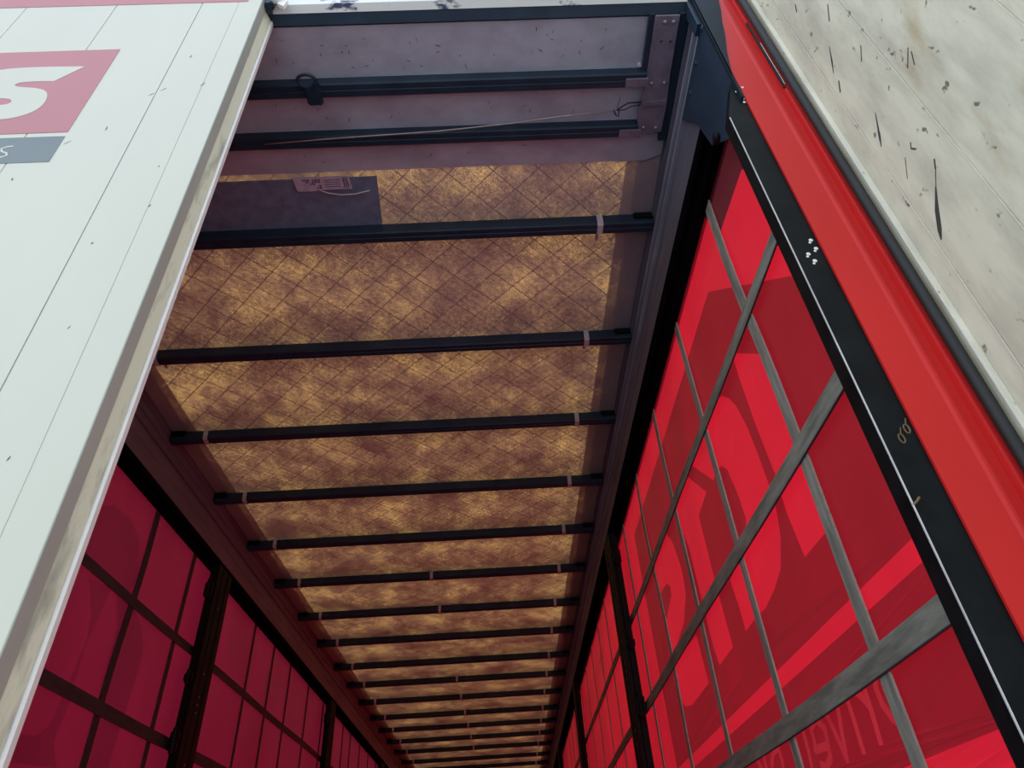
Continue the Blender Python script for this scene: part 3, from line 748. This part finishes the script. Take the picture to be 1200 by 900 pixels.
e_ = ladopt(link_mesh('inner_rim', bm, 'rim')); e_['label'] = 'bright aluminium rim'
for j in JO:
    bm = bmesh.new(); box(bm, j - 0.0012, j + 0.0012, -0.0446, -0.0442, Z_FL, 4.09)
    ladopt(link_mesh('panel_joint', bm, 'groove'))
bm = bmesh.new(); box(bm, -0.1496, -0.1488, -0.0465, -0.0458, Z_FL, 3.882)
ladopt(link_mesh('panel_joint', bm, 'edge_grey'))
fy = lambda u, v, t: (u, -0.0464 - t, v)
bm = bmesh.new(); flat_poly(bm, [(-1.285, 3.892), (-0.125, 3.883), (-0.125, 4.08), (-1.285, 4.08)], fy, 0.0006)
e_ = ladopt(link_mesh('printed_band', bm, 'pink')); e_['label'] = 'pale red band along the top'
bm = bmesh.new(); flat_poly(bm, [(-1.20, 3.229), (-0.403, 3.229), (-0.403, 3.617), (-1.20, 3.617)], fy, 0.0006)
e_ = ladopt(link_mesh('printed_sign', bm, 'pink')); e_['label'] = 'pale red sign with a white letter S'
S_out = [(-0.88, 3.45), (-0.86, 3.49), (-0.82, 3.515), (-0.76, 3.525), (-0.700, 3.519), (-0.667, 3.519), (-0.636, 3.530), (-0.563, 3.534), (-0.464, 3.529), (-0.515, 3.459), (-0.563, 3.462), (-0.597, 3.458), (-0.606, 3.448), (-0.595, 3.437), (-0.550, 3.430), (-0.523, 3.419), (-0.507, 3.398), (-0.499, 3.358), (-0.508, 3.322), (-0.538, 3.298), (-0.575, 3.289), (-0.66, 3.285), (-0.80, 3.287), (-0.76, 3.352), (-0.70, 3.352), (-0.601, 3.354), (-0.584, 3.358), (-0.579, 3.368), (-0.588, 3.381), (-0.613, 3.386), (-0.70, 3.388), (-0.78, 3.392), (-0.82, 3.40), (-0.86, 3.42)]
S_out = [(-0.745, 3.46), (-0.735, 3.49), (-0.705, 3.515), (-0.667, 3.526), (-0.636, 3.532)] + S_out[7:21] + [(-0.70, 3.287), (-0.745, 3.289), (-0.70, 3.352)] + S_out[25:30] + [(-0.66, 3.392), (-0.705, 3.405), (-0.735, 3.43)]
for _ in range(2):
    q = []
    for i, p in enumerate(S_out):
        a, c = S_out[i - 1], S_out[(i + 1) % len(S_out)]
        if p in ((-0.464, 3.529), (-0.515, 3.459), (-0.745, 3.289), (-0.70, 3.352), (-0.70, 3.287)): q.append(p)
        else: q += [(p[0] * .75 + a[0] * .25, p[1] * .75 + a[1] * .25), (p[0] * .75 + c[0] * .25, p[1] * .75 + c[1] * .25)]
    S_out = q
bm = bmesh.new(); flat_poly(bm, S_out, lambda u, v, t: (u, -0.0471 - t, v), 0.0005)
e_ = ladopt(link_mesh('printed_letter', bm, 'white')); e_['label'] = 'white letter S'
bm = bmesh.new(); flat_poly(bm, [(-1.20, 3.117), (-0.403, 3.114), (-0.403, 3.212), (-1.20, 3.214)], fy, 0.0006)
e_ = ladopt(link_mesh('printed_strip', bm, 'slate')); e_['label'] = 'slate grey strip with a small white letter s'
bm = bmesh.new()
sm = [(-0.502, 3.178), (-0.513, 3.177), (-0.524, 3.170), (-0.519, 3.159), (-0.506, 3.152), (-0.502, 3.143), (-0.511, 3.137), (-0.524, 3.139)]
flat_poly(bm, outline(sm, 0.0046), lambda u, v, t: (u, -0.0471 - t, v), 0.0004)
e_ = ladopt(link_mesh('printed_letter', bm, 'white')); e_['label'] = 'small white letter s'
bm = bmesh.new(); rng = random.Random(5)
for k in range(26):
    x = rng.uniform(-0.62, -0.14); z = rng.uniform(2.2, 3.6); a = rng.uniform(0.8, 1.8); L = rng.uniform(0.003, 0.010); wv = rng.uniform(0.0006, 0.0016)
    dx, dy = math.cos(a) * L, math.sin(a) * L; nx, ny = -math.sin(a) * wv, math.cos(a) * wv
    flat_poly(bm, [(x - dx, z - dy), (x + nx, z + ny), (x + dx, z + dy), (x - nx, z - ny)], lambda u, v, t: (u, -0.0464 - t, v), 0.0003)
ladopt(link_mesh('scuff_marks', bm, 'greyscuff'))

# ------------------------------------------------------------------ right door (swung open)
rd = empty('trailer_door', (1.31, -0.02, Z_FL)); tag(rd, 'right rear door swung open showing its grimy beige inner side with black scuffs', 'door')
TH = math.radians(100)
DX, DY = -math.cos(TH), -math.sin(TH)          # along the leaf
NX, NY = DY, -DX                                # towards the opening
# local frame: u along the leaf, n out of the inner face
def dpt(u, n, z): return (1.31 + DX * u + NX * n, -0.02 + DY * u + NY * n, z)
rd.matrix_world = Matrix.Translation((1.31, -0.02, Z_FL)); DI = Matrix.Translation((-1.31, 0.02, -Z_FL))
def dadopt(o): o.parent = rd; o.matrix_parent_inverse = DI; return o
def dprism(bm, poly, z0, z1, mi=0):
    prism(bm, [dpt(u, n, 0)[:2] for u, n in poly], 'z', z0, z1, mi)
bm = bmesh.new()
J2 = [0.063, 0.190, 0.377, 0.64, 0.90, 1.15]
prof = [(0.024, -0.03), (0.024, 0.0)]
for j in J2: prof += [(j - 0.0012, 0.0), (j - 0.0006, -0.0022), (j + 0.0006, -0.0022), (j + 0.0012, 0.0)]
prof += [(1.22, 0.0), (1.22, -0.03)]
dprism(bm, prof, Z_FL - 0.1, 4.10)
dadopt(link_mesh('door_leaf', bm, 'inner_door'))
bm = bmesh.new(); dprism(bm, [(0.000, -0.03), (0.000, 0.001), (0.012, 0.003), (0.0150, 0.006), (0.018, 0.006), (0.0235, 0.000), (0.0235, -0.03)], Z_FL - 0.1, 4.10)
e_ = dadopt(link_mesh('edge_trim', bm, 'inner_door'))
bm = bmesh.new(); dprism(bm, [(0.0155, 0.0061), (0.0180, 0.0061), (0.0180, 0.0070), (0.0155, 0.0070)], Z_FL - 0.1, 4.08)
e_ = dadopt(link_mesh('trim_bead', bm, 'rim')); e_['label'] = 'bright bead'
for j in J2[:4]:
    bm = bmesh.new(); dprism(bm, [(j - 0.0022, 0.0003), (j - 0.0013, 0.0003), (j - 0.0013, 0.0012), (j - 0.0022, 0.0012)], Z_FL, 4.08)
    dadopt(link_mesh('joint_bead', bm, 'rim'))
bm = bmesh.new()
tube(bm, [(*dpt(-0.002, 0.0155, 0)[:2], z) for z in (Z_FL - 0.1, 2, 2.6, 3.2, 3.98)], 0.0105, 12)
e_ = dadopt(link_mesh('rubber_gasket', bm, 'rubber', None, True)); e_['label'] = 'round black rubber gasket'
SCR = [([(0.109, 3.054), (0.088, 3.0), (0.079, 2.978)], 0.0035, 0), ([(0.146, 2.833), (0.137, 2.815)], .003, 0), ([(0.137, 2.815), (0.118, 2.785)], .0015, 0), ([(0.119, 2.788), (0.097, 2.751), (0.080, 2.715), (0.072, 2.697)], 0.006, 0), ([(0.113, 3.334), (0.098, 3.294), (0.085, 3.263)], .003, 0),
       ([(0.168, 3.222), (0.149, 3.189)], .0022, 0), ([(0.233, 3.075), (0.209, 3.041)], .002, 0), ([(0.233, 3.06), (0.222, 3.029)], .002, 0), ([(0.167, 3.427), (0.147, 3.385)], .003, 0),
       ([(0.124, 2.901), (0.130, 2.912)], .002, 0), ([(0.124, 2.901), (0.131, 2.888)], .003, 0), ([(0.106, 3.574), (0.098, 3.548)], .003, 0), ([(0.085, 3.23), (0.073, 3.202)], .0035, 0), ([(0.105, 2.90), (0.085, 2.86)], .0012, 0)]
bm = bmesh.new()
for line, wd, _ in SCR:
    n_ = len(line)
    # tapered smear
    L_, R_ = [], []
    for i, (u, z) in enumerate(line):
        a = line[max(i - 1, 0)]; b = line[min(i + 1, n_ - 1)]
        dx, dy = b[0] - a[0], b[1] - a[1]; q = math.hypot(dx, dy)
        k = 0.25 if i in (0, n_ - 1) and n_ > 2 else (0.9 if n_ > 2 else 0.6)
        k *= 1.7
        L_.append((u - dy / q * wd / 2 * k, z + dx / q * wd / 2 * k)); R_.append((u + dy / q * wd / 2 * k, z - dx / q * wd / 2 * k))
    flat_poly(bm, L_ + R_[::-1], lambda u, v, t: dpt(u, 0.0003 + t, v), 0.0003)
dadopt(link_mesh('scuff_marks', bm, 'scuff'))
